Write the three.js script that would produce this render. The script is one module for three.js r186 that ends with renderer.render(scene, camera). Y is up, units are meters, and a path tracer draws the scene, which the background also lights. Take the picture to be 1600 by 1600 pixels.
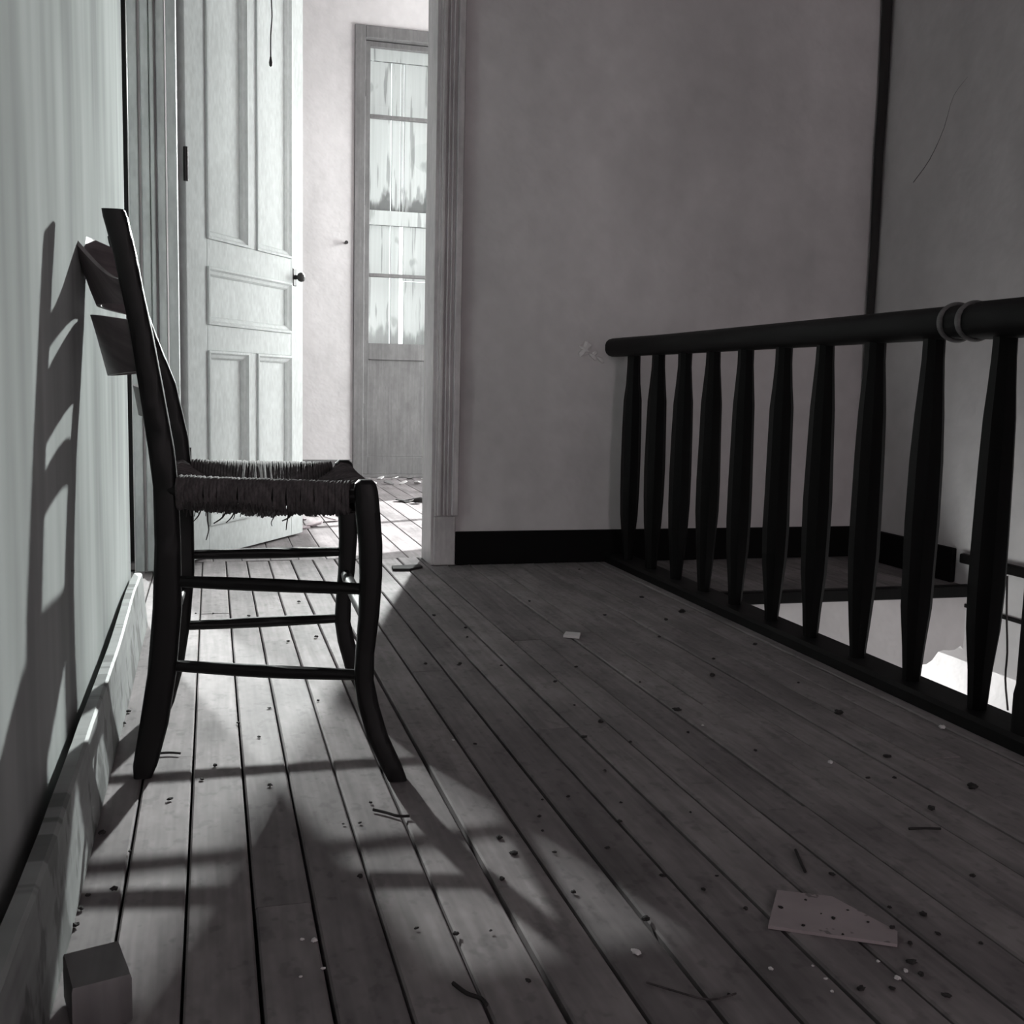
import * as THREE from 'three';
import { mergeGeometries, mergeVertices, toCreasedNormals } from 'three/addons/utils/BufferGeometryUtils.js';
import { RoundedBoxGeometry } from 'three/addons/geometries/RoundedBoxGeometry.js';
import { RectAreaLightUniformsLib } from 'three/addons/lights/RectAreaLightUniformsLib.js';

// ---------------------------------------------------------------- camera, sky, large lights, exposure
const scene = new THREE.Scene();
const FOC = 1700, CAMH = 0.64, YAW = 15.5 * Math.PI / 180, PITCH = 6.61 * Math.PI / 180, ROLL = 1.30 * Math.PI / 180;
const camera = new THREE.PerspectiveCamera(2 * Math.atan(800 / FOC) * 180 / Math.PI, 1, 0.02, 60);
const FW = new THREE.Vector3(Math.sin(YAW) * Math.cos(PITCH), -Math.sin(PITCH), -Math.cos(YAW) * Math.cos(PITCH));
const R0 = new THREE.Vector3(Math.cos(YAW), 0, Math.sin(YAW)), U0 = new THREE.Vector3().crossVectors(R0, FW);
const RT = R0.clone().multiplyScalar(Math.cos(ROLL)).addScaledVector(U0, Math.sin(ROLL));
const UP = R0.clone().multiplyScalar(-Math.sin(ROLL)).addScaledVector(U0, Math.cos(ROLL));
const CP = new THREE.Vector3(0, CAMH, 0);
camera.position.copy(CP);
camera.quaternion.setFromRotationMatrix(new THREE.Matrix4().makeBasis(RT, UP, FW.clone().negate()));
scene.add(camera);

scene.background = new THREE.Color().setRGB(2.2, 2.35, 2.3);
const renderer = new THREE.WebGLRenderer({ antialias: true });
renderer.toneMapping = THREE.LinearToneMapping;
renderer.toneMappingExposure = 1.0;
renderer.shadowMap.enabled = true;
RectAreaLightUniformsLib.init();

function windowLight(pos, target, w, h, intensity, rgb) {
  const l = new THREE.RectAreaLight(new THREE.Color().setRGB(...rgb), intensity, w, h);
  l.position.set(...pos); l.lookAt(...target); l.castShadow = true; scene.add(l); return l;
}
const COOL = [0.95, 1.0, 0.975];
// big unshuttered window in the right wall of the far room
windowLight([3.17, 1.45, -6.2], [0.6, 1.3, -6.3], 1.7, 1.8, 20.0, [0.96, 1.0, 0.985]);
// low sun through that window, falling on the floor of the far room
const sun = new THREE.DirectionalLight(new THREE.Color().setRGB(0.96, 1.0, 0.985), 20);
sun.position.set(3.2 + 5, 1.45 + 4, -6.2 - 2.4); sun.target.position.set(3.2, 1.45, -6.2); sun.castShadow = true; sun.shadow.mapSize.set(2048, 2048);
Object.assign(sun.shadow.camera, { left: -3, right: 3, top: 3, bottom: -3, near: .5, far: 14 });
scene.add(sun, sun.target);
// windows of the storey below, lighting the foot of the stairwell
windowLight([0.06, -1.75, -2.0], [2.475, -.2, -2.6], 1.5, 1.1, 7, COOL);
windowLight([2.7, -1.35, -6.3], [3.2, -1.2, -3.0], 1.2, 1.3, 24, COOL);
// small window behind the photographer
windowLight([1.2, 1.6, 4.55], [1.4, 1.2, -3], 0.9, 1.1, 17.5, [1.0, 0.875, 0.905]);

// ---------------------------------------------------------------- pixels -> directions
const ray = (x, y) => FW.clone().addScaledVector(RT, (x - 800) / FOC).addScaledVector(UP, -(y - 800) / FOC);
const hitY = (x, y, Y = 0) => { const d = ray(x, y); return CP.clone().addScaledVector(d, (Y - CAMH) / d.y); };
const hitZ = (x, y, Z) => { const d = ray(x, y); return CP.clone().addScaledVector(d, Z / d.z); };
const hitX = (x, y, X) => { const d = ray(x, y); return CP.clone().addScaledVector(d, X / d.x); };

// ---------------------------------------------------------------- helpers
let seed = 7;
const rnd = () => { seed |= 0; seed = seed + 0x6D2B79F5 | 0; let t = Math.imul(seed ^ seed >>> 15, 1 | seed); t = t + Math.imul(t ^ t >>> 7, 61 | t) ^ t; return ((t ^ t >>> 14) >>> 0) / 4294967296; };
const rr = (a, b) => a + (b - a) * rnd();
const V = (x, y, z) => new THREE.Vector3(x, y, z);
const used = {};
function numbered(n) { if (used[n] === undefined) { used[n] = 0; return n; } used[n]++; return n + '_' + String(used[n]).padStart(3, '0'); }
function prep(o) { o.traverse((c) => { if (c.isMesh) { c.castShadow = true; c.receiveShadow = true; } }); return o; }
function mesh(name, geo, mat, parent) { const m = new THREE.Mesh(geo, mat); m.name = name; m.castShadow = m.receiveShadow = true; parent.add(m); return m; }
function thing(name, label, category, pos = [0, 0, 0], group) { const g = new THREE.Group(); g.name = numbered(name); g.position.set(...pos); g.userData = { label, category }; if (group) g.userData.group = group; scene.add(g); return g; }
function single(name, geo, mat, label, category, pos = [0, 0, 0], group) { const m = mesh(numbered(name), geo, mat, scene); m.position.set(...pos); m.userData = { label, category }; if (group) m.userData.group = group; return m; }
function struct(name, geo, mat, label, category) { const m = geo ? mesh(name, geo, mat, scene) : new THREE.Group(); if (!geo) { m.name = name; scene.add(m); } m.userData = { kind: 'structure', label, category }; return m; }

// uv in metres by dominant normal
function uvm(g, ox = 0, oy = 0, along = null) {
  if (g.index) g = g.toNonIndexed();
  g.computeVertexNormals();
  const p = g.attributes.position, n = g.attributes.normal, uv = new Float32Array(p.count * 2);
  for (let i = 0; i < p.count; i++) {
    const ax = Math.abs(n.getX(i)), ay = Math.abs(n.getY(i)), az = Math.abs(n.getZ(i)); let u, v;
    if (ay >= ax && ay >= az) { u = p.getX(i); v = p.getZ(i); } else if (ax >= az) { u = p.getZ(i); v = p.getY(i); } else { u = p.getX(i); v = p.getY(i); }
    if (along === 'x') { v = ax >= ay && ax >= az ? v : p.getX(i); u = (ay >= az ? p.getZ(i) : p.getY(i)); }
    uv[2 * i] = u + ox; uv[2 * i + 1] = v + oy;
  }
  g.setAttribute('uv', new THREE.BufferAttribute(uv, 2));
  return g;
}
function box(x0, x1, y0, y1, z0, z1, ox = 0, oy = 0) { const g = new THREE.BoxGeometry(x1 - x0, y1 - y0, z1 - z0); g.translate((x0 + x1) / 2, (y0 + y1) / 2, (z0 + z1) / 2); return uvm(g, ox, oy); }
function rbox(x0, x1, y0, y1, z0, z1, r = 0.004, ox = 0, oy = 0, along = null) {
  const w = x1 - x0, h = y1 - y0, d = z1 - z0; r = Math.min(r, w * .45, h * .45, d * .45);
  let g = new RoundedBoxGeometry(w, h, d, 1, r); g.translate((x0 + x1) / 2, (y0 + y1) / 2, (z0 + z1) / 2);
  const nn = (g.index ? g.toNonIndexed() : g); const keep = nn.attributes.normal.clone(); g = uvm(nn, ox, oy, along); g.setAttribute('normal', keep); return g;
}
function merge(list) { return mergeGeometries(list.map((g) => { const q = g.index ? g.toNonIndexed() : g; for (const k of Object.keys(q.attributes)) if (!['position', 'normal', 'uv'].includes(k)) q.deleteAttribute(k); return q; })); }
// loft: rings of equal length (arrays of Vector3); v runs along, u around, both in metres
function loft(rings, closed = true, caps = true, smooth = 0.7) {
  const pos = [], uv = [], n = rings[0].length; let len = 0; const L = [0];
  const ctr = rings.map((r) => r.reduce((a, b) => a.add(b), V(0, 0, 0)).multiplyScalar(1 / n));
  for (let i = 1; i < rings.length; i++) { len += ctr[i].distanceTo(ctr[i - 1]); L.push(len); }
  const per = rings.map((r) => { const a = [0]; for (let j = 1; j <= n; j++) a.push(a[j - 1] + r[j % n].distanceTo(r[j - 1])); return a; });
  const push = (p, u, v) => { pos.push(p.x, p.y, p.z); uv.push(u, v); };
  for (let i = 0; i + 1 < rings.length; i++) for (let j = 0; j < (closed ? n : n - 1); j++) {
    const k = (j + 1) % n, a = rings[i][j], b = rings[i][k], c = rings[i + 1][k], d = rings[i + 1][j];
    push(a, per[i][j], L[i]); push(b, per[i][j + 1], L[i]); push(c, per[i + 1][j + 1], L[i + 1]);
    push(a, per[i][j], L[i]); push(c, per[i + 1][j + 1], L[i + 1]); push(d, per[i + 1][j], L[i + 1]);
  }
  if (caps && closed) for (const [i, f] of [[0, 1], [rings.length - 1, 0]]) for (let j = 0; j < n; j++) {
    const k = (j + 1) % n; const t = f ? [ctr[i], rings[i][k], rings[i][j]] : [ctr[i], rings[i][j], rings[i][k]];
    for (const q of t) push(q, q.x - ctr[i].x, q.z - ctr[i].z);
  }
  const g = new THREE.BufferGeometry();
  g.setAttribute('position', new THREE.Float32BufferAttribute(pos, 3)); g.setAttribute('uv', new THREE.Float32BufferAttribute(uv, 2));
  return toCreasedNormals(g, smooth);
}
// ring in the plane spanned by a, b round c; superellipse exponent e
function ring(c, a, b, e = 2, n = 12) { const r = []; for (let j = 0; j < n; j++) { const t = (j + .5) / n * Math.PI * 2, ct = Math.cos(t), st = Math.sin(t); r.push(c.clone().addScaledVector(a, Math.sign(ct) * Math.abs(ct) ** (2 / e)).addScaledVector(b, Math.sign(st) * Math.abs(st) ** (2 / e))); } return r; }
function tube(pts, rad, n = 6, seg = 0) {
  const c = new THREE.CatmullRomCurve3(pts), m = seg || (pts.length - 1) * 3, fr = c.computeFrenetFrames(m, false), rings = [];
  for (let i = 0; i <= m; i++) { const r = typeof rad === 'function' ? rad(i / m) : rad; rings.push(ring(c.getPoint(i / m), fr.normals[i].clone().multiplyScalar(r), fr.binormals[i].clone().multiplyScalar(r), 2, n)); }
  return loft(rings, true, true, 1.2);
}

// ---------------------------------------------------------------- textures
function lattice(n, s) { let q = s; const a = new Float32Array(n * n); for (let i = 0; i < n * n; i++) { q = Math.imul(q ^ (q >>> 15), 2246822519) + 374761393 | 0; q ^= q >>> 13; a[i] = ((Math.imul(q, 3266489917) >>> 0) % 65536) / 65536; } return a; }
const LAT = [lattice(64, 11), lattice(64, 23), lattice(64, 37), lattice(64, 51)];
function vn(k, x, y, px, py) { // value noise tiling with periods px, py
  const x0 = Math.floor(x), y0 = Math.floor(y), fx = x - x0, fy = y - y0, sx = fx * fx * (3 - 2 * fx), sy = fy * fy * (3 - 2 * fy), A = LAT[k & 3];
  const m = (i, j) => A[(((j % py) + py) % py % 64) * 64 + (((i % px) + px) % px % 64)];
  return (m(x0, y0) * (1 - sx) + m(x0 + 1, y0) * sx) * (1 - sy) + (m(x0, y0 + 1) * (1 - sx) + m(x0 + 1, y0 + 1) * sx) * sy;
}
function fbm(k, u, v, fx, fy, oct = 4) { let s = 0, a = .5, t = 0; for (let o = 0; o < oct; o++) { s += a * vn(k + o, u * fx, v * fy, fx, fy); t += a; a *= .55; fx *= 2; fy *= 2; } return s / t; }
function tex(w, h, fn, size, srgb = true) {
  const d = new Uint8Array(w * h * 4);
  for (let j = 0; j < h; j++) for (let i = 0; i < w; i++) { const c = fn((i + .5) / w, (j + .5) / h), o = 4 * (j * w + i); for (let q = 0; q < 3; q++) d[o + q] = Math.max(0, Math.min(255, Math.round(255 * (Array.isArray(c) ? c[q] : c)))); d[o + 3] = 255; }
  const t = new THREE.DataTexture(d, w, h); t.wrapS = t.wrapT = THREE.RepeatWrapping; t.magFilter = THREE.LinearFilter; t.minFilter = THREE.LinearMipmapLinearFilter; t.generateMipmaps = true;
  if (srgb) t.colorSpace = THREE.SRGBColorSpace; t.repeat.set(1 / size[0], 1 / size[1]); t.needsUpdate = true; return t;
}
const cl = (x, a = 0, b = 1) => Math.max(a, Math.min(b, x)), sm = (a, b, x) => { const t = cl((x - a) / (b - a)); return t * t * (3 - 2 * t); };
const tone = (v, rgb) => rgb.map((c) => v * c);

const WARM = [1.035, 0.965, 0.983], NEUT = [0.985, 1.005, 1.0];
// board: uv u across, v along (metres)
function boardTex(base, warm, grainAmt, stain, s, dirt = 0) {
  return tex(512, 1024, (u, v) => {
    const g = fbm(s, u + .03 * fbm(s + 1, u, v, 4, 3), v, 60, 5, 3), b = fbm(s + 2, u, v, 6, 8, 4), sp = fbm(s + 1, u, v, 40, 60, 3), fine = fbm(s + 3, u, v, 60, 60, 2);
    let x = base * (1 + grainAmt * (g - .5) + stain * (b - .5)); x *= 1 + .10 * (fine - .5) - dirt * sm(.60, .80, sp);
    return tone(x, warm);
  }, [0.6, 1.3]);
}
const floorT = boardTex(.48, [1.025, .98, .988], .22, .36, 0, .10);
const floorB = tex(256, 512, (u, v) => .5 + .6 * (fbm(1, u, v, 40, 6, 3) - .5) + .5 * (fbm(2, u, v, 8, 14, 4) - .5), [0.6, 1.3], false);
const darkT = boardTex(.05, WARM, .5, .4, 2);
const paleWoodT = boardTex(.77, NEUT, .03, .06, 1);
const greyPaintT = boardTex(.38, [1.012, .99, .995], .2, .25, 3);
// plaster
const plasterT = tex(1024, 1024, (u, v) => { const a = fbm(0, u, v, 5, 4, 5), b = fbm(2, u, v, 40, 40, 3), c = fbm(1, u, v, 14, 3, 3); return tone(.74 * (1 + .16 * (a - .5) + .06 * (b - .5) + .10 * (c - .5)), [1.012, .99, .994]); }, [2.2, 2.2]);
const plasterB = tex(512, 512, (u, v) => .5 + .5 * (fbm(1, u, v, 8, 8, 4) - .5) + .35 * (fbm(3, u, v, 48, 48, 2) - .5), [1.1, 1.1], false);
// brushed gloss paint of the left wall: vertical runs and brush marks (u along wall, v up)
const glossT = tex(1024, 512, (u, v) => { const r = fbm(2, u, v, 22, 2, 3), r2 = fbm(1, u, v, 60, 3, 2), a = fbm(0, u, v, 8, 6, 4); const c = sm(.71, .78, fbm(3, u, v, 50, 40, 2)); return tone(.67 * (1 + .30 * (r - .5) + .10 * (r2 - .5) + .08 * (a - .5)) * (1 - .0 * c), NEUT); }, [2.4, 1.6]);
const glossR = tex(1024, 256, (u, v) => cl(.75 + .5 * (fbm(1, u, v, 26, 2, 3) - .5) + .25 * (fbm(0, u, v, 10, 8, 3) - .5)), [2.4, 1.6], false);
const glossB = tex(1024, 256, (u, v) => .5 + .7 * (fbm(2, u, v, 30, 2, 3) - .5) + .15 * (fbm(0, u, v, 14, 12, 3) - .5), [2.4, 1.6], false);
// worn paint on the left baseboard
const wornT = tex(512, 512, (u, v) => { const a = fbm(0, u, v, 10, 6, 4), b = sm(.5, .62, fbm(2, u, v, 14, 10, 4)), g = fbm(3, u, v, 5, 60, 2); return tone((.54 + .16 * (a - .5) + .08 * (g - .5)) * (1 - .3 * b), NEUT); }, [0.7, 0.7]);
// weathered shutter boards: whitewash with bare dark wood where it has peeled (v = height over 3 m, u = 0.6 m)
const shutterT = tex(512, 2048, (u, v) => {
  const y = v * 3, g = fbm(2, u, v, 40, 6, 3), b = fbm(1, u, v, 24, 8, 4), e = fbm(0, u, v, 14, 20, 3), e2 = fbm(3, u, v, 30, 40, 3);
  let k = .30 * sm(.62, .72, b);
  const jag = (y0, h) => (y > y0 && y < y0 + h ? sm(.0, .35, (e * .75 + e2 * .4) * 1.0 - (y - y0) / h * .75 - .12) : 0);
  k = Math.max(k, .65 * jag(1.79, .20), .35 * jag(.90, .22));
  for (const [ku, ky, r] of [[.42, 2.12, .05], [.12, 1.60, .035], [.3, 1.47, .04], [.72, 1.53, .05], [.1, 1.06, .045], [.8, 2.6, .04]]) { const d = Math.hypot((u - ku) * .6, y - ky) / r + 1.6 * (e2 - .5) + .8 * (e - .5); k = Math.max(k, .2 * sm(1, .3, d)); }
  return tone((.74 + .08 * (g - .5)) * (1 - k * .75), NEUT);
}, [0.6, 3.0]);
const rushT = tex(256, 256, (u, v) => { const a = fbm(0, u, v, 30, 20, 3), b = fbm(1, u, v, 6, 6, 3); return tone(.25 + .17 * (a - .5) + .15 * (b - .5), WARM); }, [0.12, 0.12]);
const paperT = tex(256, 256, (u, v) => { const a = fbm(0, u, v, 6, 6, 4), c = sm(.70, .76, fbm(1, u, v, 18, 18, 3)); return tone(.58 * (1 + .12 * (a - .5)) * (1 - .25 * c), WARM); }, [0.25, 0.25]);

// ---------------------------------------------------------------- materials
const phys = (o) => new THREE.MeshPhysicalMaterial(o), std = (o) => new THREE.MeshStandardMaterial(o);
const M = {
  gloss: phys({ map: glossT, roughness: 1, roughnessMap: glossR, bumpMap: glossB, bumpScale: .0010, specularIntensity: 0 }),
  plaster: std({ map: plasterT, roughness: .9, bumpMap: plasterB, bumpScale: .003 }),
  ceiling: std({ map: plasterT, roughness: .95 }),
  blackBoard: phys({ color: new THREE.Color().setRGB(.004, .0036, .0038), roughness: .85, specularIntensity: .25 }),
  darkWood: phys({ map: darkT, roughness: .6, specularIntensity: .35, bumpMap: floorB, bumpScale: .0008 }),
  floor: [0, 1, 2, 3].map((i) => phys({ map: floorT, color: new THREE.Color().setScalar([.88, .96, .80, 1][i]), roughness: .75, specularIntensity: .4, bumpMap: floorB, bumpScale: .0016 })),
  sub: std({ color: new THREE.Color().setRGB(.012, .011, .011), roughness: 1 }),
  whiteWood: phys({ map: paleWoodT, roughness: .8, specularIntensity: .25 }),
  trimWood: std({ map: boardTex(.66, [1.015, .988, .994], .12, .25, 2), roughness: .5 }),
  greyWood: std({ map: greyPaintT, roughness: .6 }),
  worn: std({ map: wornT, roughness: .6, bumpMap: plasterB, bumpScale: .002 }),
  shutter: std({ map: shutterT, roughness: .85 }),
  glass: phys({ color: 0xffffff, roughness: .02, transmission: 1, thickness: 0, ior: 1.5 }),
  iron: std({ color: new THREE.Color().setRGB(.03, .028, .028), metalness: .6, roughness: .45 }),
  brass: std({ color: new THREE.Color().setRGB(.35, .34, .33), metalness: .9, roughness: .3 }),
  rush: std({ map: rushT, roughness: .9 }),
  paper: std({ map: paperT, roughness: .9 }),
  crumbDark: std({ color: new THREE.Color().setRGB(.02, .018, .018), roughness: .95 }),
  crumbPale: std({ color: new THREE.Color().setRGB(.62, .60, .60), roughness: .95 }),
  chairWood: phys({ map: darkT, roughness: .5, specularIntensity: .5, bumpMap: floorB, bumpScale: .0006 }),
  slatWood: phys({ map: boardTex(.36, WARM, .5, .5, 1), roughness: .5, specularIntensity: .5, bumpMap: floorB, bumpScale: .0006 }),
};

// ---------------------------------------------------------------- dimensions (metres)
const WL = -0.208, BACK = -3.77, BT = 0.15, FAR = -7.34, RIGHT = 2.475, REAR = 4.6, CEIL = 2.95;
const DL = -0.10, DR = 0.745, DH = 2.42;              // doorway in the back wall
const LAND = -3.11, SX0 = 1.50, LOW = -0.26;          // stair opening
const FX0 = -1.7, FX1 = 3.2, FCEIL = 3.3;             // far room
const G0 = .912, G1 = 2.558, GT = 2.93;               // glazed door opening in the far wall (second leaf hidden)

// ---------------------------------------------------------------- room shell
struct('wall_left', merge([box(WL - .2, WL, -.3, CEIL, -2.98, REAR), box(-1.1, WL - .2, -.3, CEIL, -2.98, -2.78), box(-1.1, -.95, -.3, CEIL, BACK, -2.98)]), M.gloss, 'white gloss-painted left wall with vertical brush runs beside the chair', 'wall');
struct('wall_back', merge([
  box(-.25, DL - .04, -.3, DH + .03, BACK - BT, BACK), box(-1.1, DL - .04, DH + .03, CEIL, BACK - BT, BACK), box(-1.1, -.95, -.3, DH + .03, BACK - BT, BACK), box(DR + .03, RIGHT + .2, -.3, CEIL, BACK - BT, BACK), box(DL - .04, DR + .03, DH + .03, CEIL, BACK - BT, BACK),
]), M.plaster, 'grey plastered back wall pierced by the open doorway', 'wall');
struct('wall_right', box(RIGHT, RIGHT + .2, LOW, CEIL, BACK, REAR), M.plaster, 'grey plastered wall on the far side of the stairwell', 'wall');
struct('wall_rear', merge([box(WL - .2, .72, -.3, CEIL, REAR, REAR + .2), box(1.68, RIGHT + .2, -.3, CEIL, REAR, REAR + .2), box(.72, 1.68, -.3, 1.12, REAR, REAR + .2), box(.72, 1.68, 2.28, CEIL, REAR, REAR + .2)]), M.plaster, 'plastered wall behind the photographer with a small window opening', 'wall');
struct('ceiling', box(-1.1, RIGHT + .2, CEIL, CEIL + .2, BACK - BT, REAR + .2), M.ceiling, 'plain plaster ceiling over the landing', 'ceiling');
// far room
struct('wall_far', merge([
  box(FX0 - .2, G0, -.2, FCEIL, FAR - .25, FAR), box(G1, FX1 + .2, -.2, FCEIL, FAR - .25, FAR), box(G0, G1, GT, FCEIL, FAR - .25, FAR),
]), M.plaster, 'plastered wall of the room beyond the doorway', 'wall');
struct('wall_far_left', box(FX0 - .2, FX0, -.2, FCEIL, FAR, BACK - BT), M.plaster, 'whitewashed side wall hidden behind the open panelled door', 'wall');
struct('wall_far_right', merge([
  box(FX1, FX1 + .2, -.2, FCEIL, FAR, -7.1), box(FX1, FX1 + .2, -.2, FCEIL, -5.3, BACK - BT), box(FX1, FX1 + .2, -.2, .5, -7.1, -5.3), box(FX1, FX1 + .2, 2.4, FCEIL, -7.1, -5.3),
]), M.plaster, 'whitewashed side wall with the large window lighting the room beyond', 'wall');
struct('wall_far_front', merge([box(FX0 - .2, -1.1, -.2, FCEIL, BACK - BT, BACK), box(RIGHT + .2, FX1 + .2, -.2, FCEIL, BACK - BT, BACK), box(-1.1, RIGHT + .2, CEIL + .2, FCEIL, BACK - BT, BACK)]), M.plaster, 'wall closing the room beyond towards the landing', 'wall');
struct('ceiling_far', box(FX0 - .2, FX1 + .2, FCEIL, FCEIL + .2, FAR - .25, BACK), M.plaster, 'white ceiling of the room beyond the doorway', 'ceiling');
// storey below, seen through the stair opening
struct('wall_lower_right', box(3.6, 3.8, -2.9, LOW, -6.6, REAR), M.plaster, 'sunlit white wall of the storey below the stair opening', 'wall');
struct('wall_lower_back', merge([box(-.2, 2.05, -2.9, -.3, -6.6, -6.4), box(3.35, 3.8, -2.9, -.3, -6.6, -6.4), box(2.05, 3.35, -2.9, -2.05, -6.6, -6.4), box(2.05, 3.35, -.65, -.3, -6.6, -6.4)]), M.plaster, 'end wall with a window in the storey below', 'wall');
struct('wall_lower_left', merge([box(-.2, 0, -2.9, -.3, -6.4, -2.8), box(-.2, 0, -2.9, -.3, -1.2, REAR), box(-.2, 0, -2.9, -2.35, -2.8, -1.2), box(-.2, 0, -1.15, -.3, -2.8, -1.2)]), M.plaster, 'side wall with a window in the storey below', 'wall');
struct('wall_lower_front', box(-.2, 3.8, -2.9, LOW, REAR, REAR + .2), M.plaster, 'white end wall of the storey below', 'wall');
struct('floor_lower', box(-.2, 3.8, -3.0, -2.9, -6.6, REAR + .2), M.plaster, 'pale floor of the storey below', 'floor');
struct('ceiling_lower', merge([box(-.2, RIGHT, LOW + .06, -.12, -6.6, LAND - .03), box(RIGHT + .1, 3.8, LOW + .01, -.12, -6.6, REAR)]), M.plaster, 'cracked plaster edge of the landing over the storey below', 'ceiling');

// ---------------------------------------------------------------- floorboards
const GAP = .0046;
function plankGeo(x0, x1, z0, z1, top = 0, th = .024) {
  const c = .0025, prof = [[x0, top - th], [x1, top - th], [x1, top - c], [x1 - c, top], [x0 + c, top], [x0, top - c]];
  const ox = rnd() * 5, oy = rnd() * 5;
  const pos = [], uv = [];
  const tri = (a, b, c3) => { for (const q of [a, b, c3]) { pos.push(...q); uv.push(q[0] + ox, q[2] + oy); } };
  for (let i = 0; i < prof.length; i++) { const a = prof[i], b = prof[(i + 1) % prof.length]; tri([...a, z1], [...b, z1], [...b, z0]); tri([...a, z1], [...b, z0], [...a, z0]); }
  for (let i = 1; i + 1 < prof.length; i++) { tri([...prof[0], z1], [...prof[i], z1], [...prof[i + 1], z1]); tri([...prof[0], z0], [...prof[i + 1], z0], [...prof[i], z0]); }
  const g = new THREE.BufferGeometry(); g.setAttribute('position', new THREE.Float32BufferAttribute(pos, 3)); g.setAttribute('uv', new THREE.Float32BufferAttribute(uv, 2)); g.computeVertexNormals();
  // flip if the top faces down
  return g;
}
const floor = struct('floor', null, null, 'worn bare floorboards of the landing strewn with crumbs and straw', 'floor');
mesh('subfloor', merge([box(-1.1, WL - .2, -.14, -.002, BACK - BT, -2.78), box(WL - .2, SX0, -.14, -.026, BACK - BT, REAR), box(SX0, RIGHT, -.14, -.026, BACK, LAND)]), M.sub, floor);
const lines = [WL - .012, -.190, -.112, -.035, .044, .116, .192, .269, .347, .426, .503, .580, .656, .732, .810, .890, .970, 1.053, 1.130, 1.210, 1.290, 1.370, 1.44, SX0];
const joints = { 2: [-1.88], 3: [-3.05], 4: [-1.30], 5: [-2.7], 6: [.2], 7: [-2.95], 8: [-.6], 9: [-2.35], 10: [-3.3, -.9], 11: [-1.9], 12: [-.3], 13: [-2.6], 14: [-1.45], 15: [-3.2], 16: [-2.0], 17: [-.8], 18: [-2.9], 19: [-1.6], 20: [-2.4] };
for (let i = 0; i + 1 < lines.length; i++) {
  const cuts = [BACK - BT - .02, ...(joints[i] || []), REAR];
  for (let k = 0; k + 1 < cuts.length; k++) {
    const g = GAP * rr(.5, 1.25);
    mesh('floorboard', plankGeo(lines[i] + g * .5, lines[i + 1] - g * .5, cuts[k] + .001, cuts[k + 1] - .001, rr(-.003, 0)), M.floor[Math.floor(rnd() * 4)], floor);
  }
}
for (let k = 0; k < 7; k++) mesh('floorboard', plankGeo(SX0 + k * .14 + .002, Math.min(SX0 + (k + 1) * .14 - .002, RIGHT), BACK, LAND + .02, -.001), M.floor[k % 4], floor);
struct('trim_1', rbox(SX0, RIGHT, -.035, .006, LAND + .0, LAND + .035, .006), M.darkWood, 'dark wooden nosing along the edge of the landing', 'trim');
{
  const sh = new THREE.Shape(); sh.moveTo(SX0 - .02, -.03); sh.lineTo(RIGHT + .01, -.03);
  const N = 46; for (let k = 0; k <= N; k++) { const t = k / N, x = RIGHT + .01 - t * (RIGHT - SX0 + .03); sh.lineTo(x, LOW + .012 * Math.sin(k * 1.9) * rnd() + rr(-.010, .012) + .05 * sm(.22, .0, t) * (.6 + .4 * rnd()) - .02 * sm(.3, .2, t) * sm(.1, .2, t)); }
  sh.closePath(); const g = new THREE.ExtrudeGeometry(sh, { depth: .03, bevelEnabled: false }); g.translate(0, 0, LAND - .024);
  struct('wall_fascia', merge([uvm(g), box(SX0 - .06, SX0, LOW, -.03, LAND, REAR)]), M.plaster, 'plastered fascia with a broken lower edge below the landing', 'wall');
}
const floor2 = struct('floor_far', null, null, 'pale dusty floorboards of the room beyond the doorway', 'floor');
mesh('subfloor', box(FX0, FX1, -.14, -.026, FAR - .05, BACK - BT - .02), M.sub, floor2);
for (let k = 0; k < 49; k++) { const x0 = FX0 + k * .1; mesh('floorboard', plankGeo(x0 + .001, x0 + .099, FAR - .05, BACK - BT - .022, rr(-.0015, 0)), M.floor[(k * 7 + 3) % 4], floor2); }

// ---------------------------------------------------------------- baseboards
// left: warped board leaning off the wall
{
  const rings = [];
  for (let i = 0; i <= 90; i++) { const z = -2.93 + i * .08, w = .004 * Math.sin(z * 3.1) + .003 * Math.sin(z * 5.3 + 1), h = .138 + .004 * Math.sin(z * 4.3) + .0012 * Math.sin(i * 2.3) * Math.sin(i * .7); rings.push([V(-.163 + w * .4, 0, z), V(-.168 + w * .7, h * .5, z), V(-.172 + w, h - .004, z), V(-.176 + w, h, z), V(-.192 + w, h, z), V(-.186, 0, z)]); }
  const g = loft(rings, true, true, .6); const p = g.attributes.position, uv = g.attributes.uv; for (let i = 0; i < p.count; i++) uv.setXY(i, p.getZ(i), p.getY(i));
  struct('baseboard_left', g, M.worn, 'warped scuffed baseboard leaning off the left wall', 'baseboard');
}
struct('baseboard_back', merge([rbox(.835, RIGHT, .0, .119, BACK, BACK + .02, .004), rbox(RIGHT - .02, RIGHT, 0, .119, BACK + .02, LAND - .06, .004)]), M.blackBoard, 'black painted baseboard along the plastered back wall', 'baseboard');
struct('baseboard_right', merge([rbox(RIGHT - .022, RIGHT, .075, .108, LAND - .02, REAR, .005), rbox(RIGHT - .008, RIGHT, -.075, -.062, LAND, REAR, .002)]), M.darkWood, 'dark moulding running along the stairwell wall', 'baseboard');
struct('baseboard_far', rbox(FX0, G0 - .01, 0, .122, FAR, FAR + .018, .004), M.greyWood, 'grey baseboard of the whitewashed far wall', 'baseboard');

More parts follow.
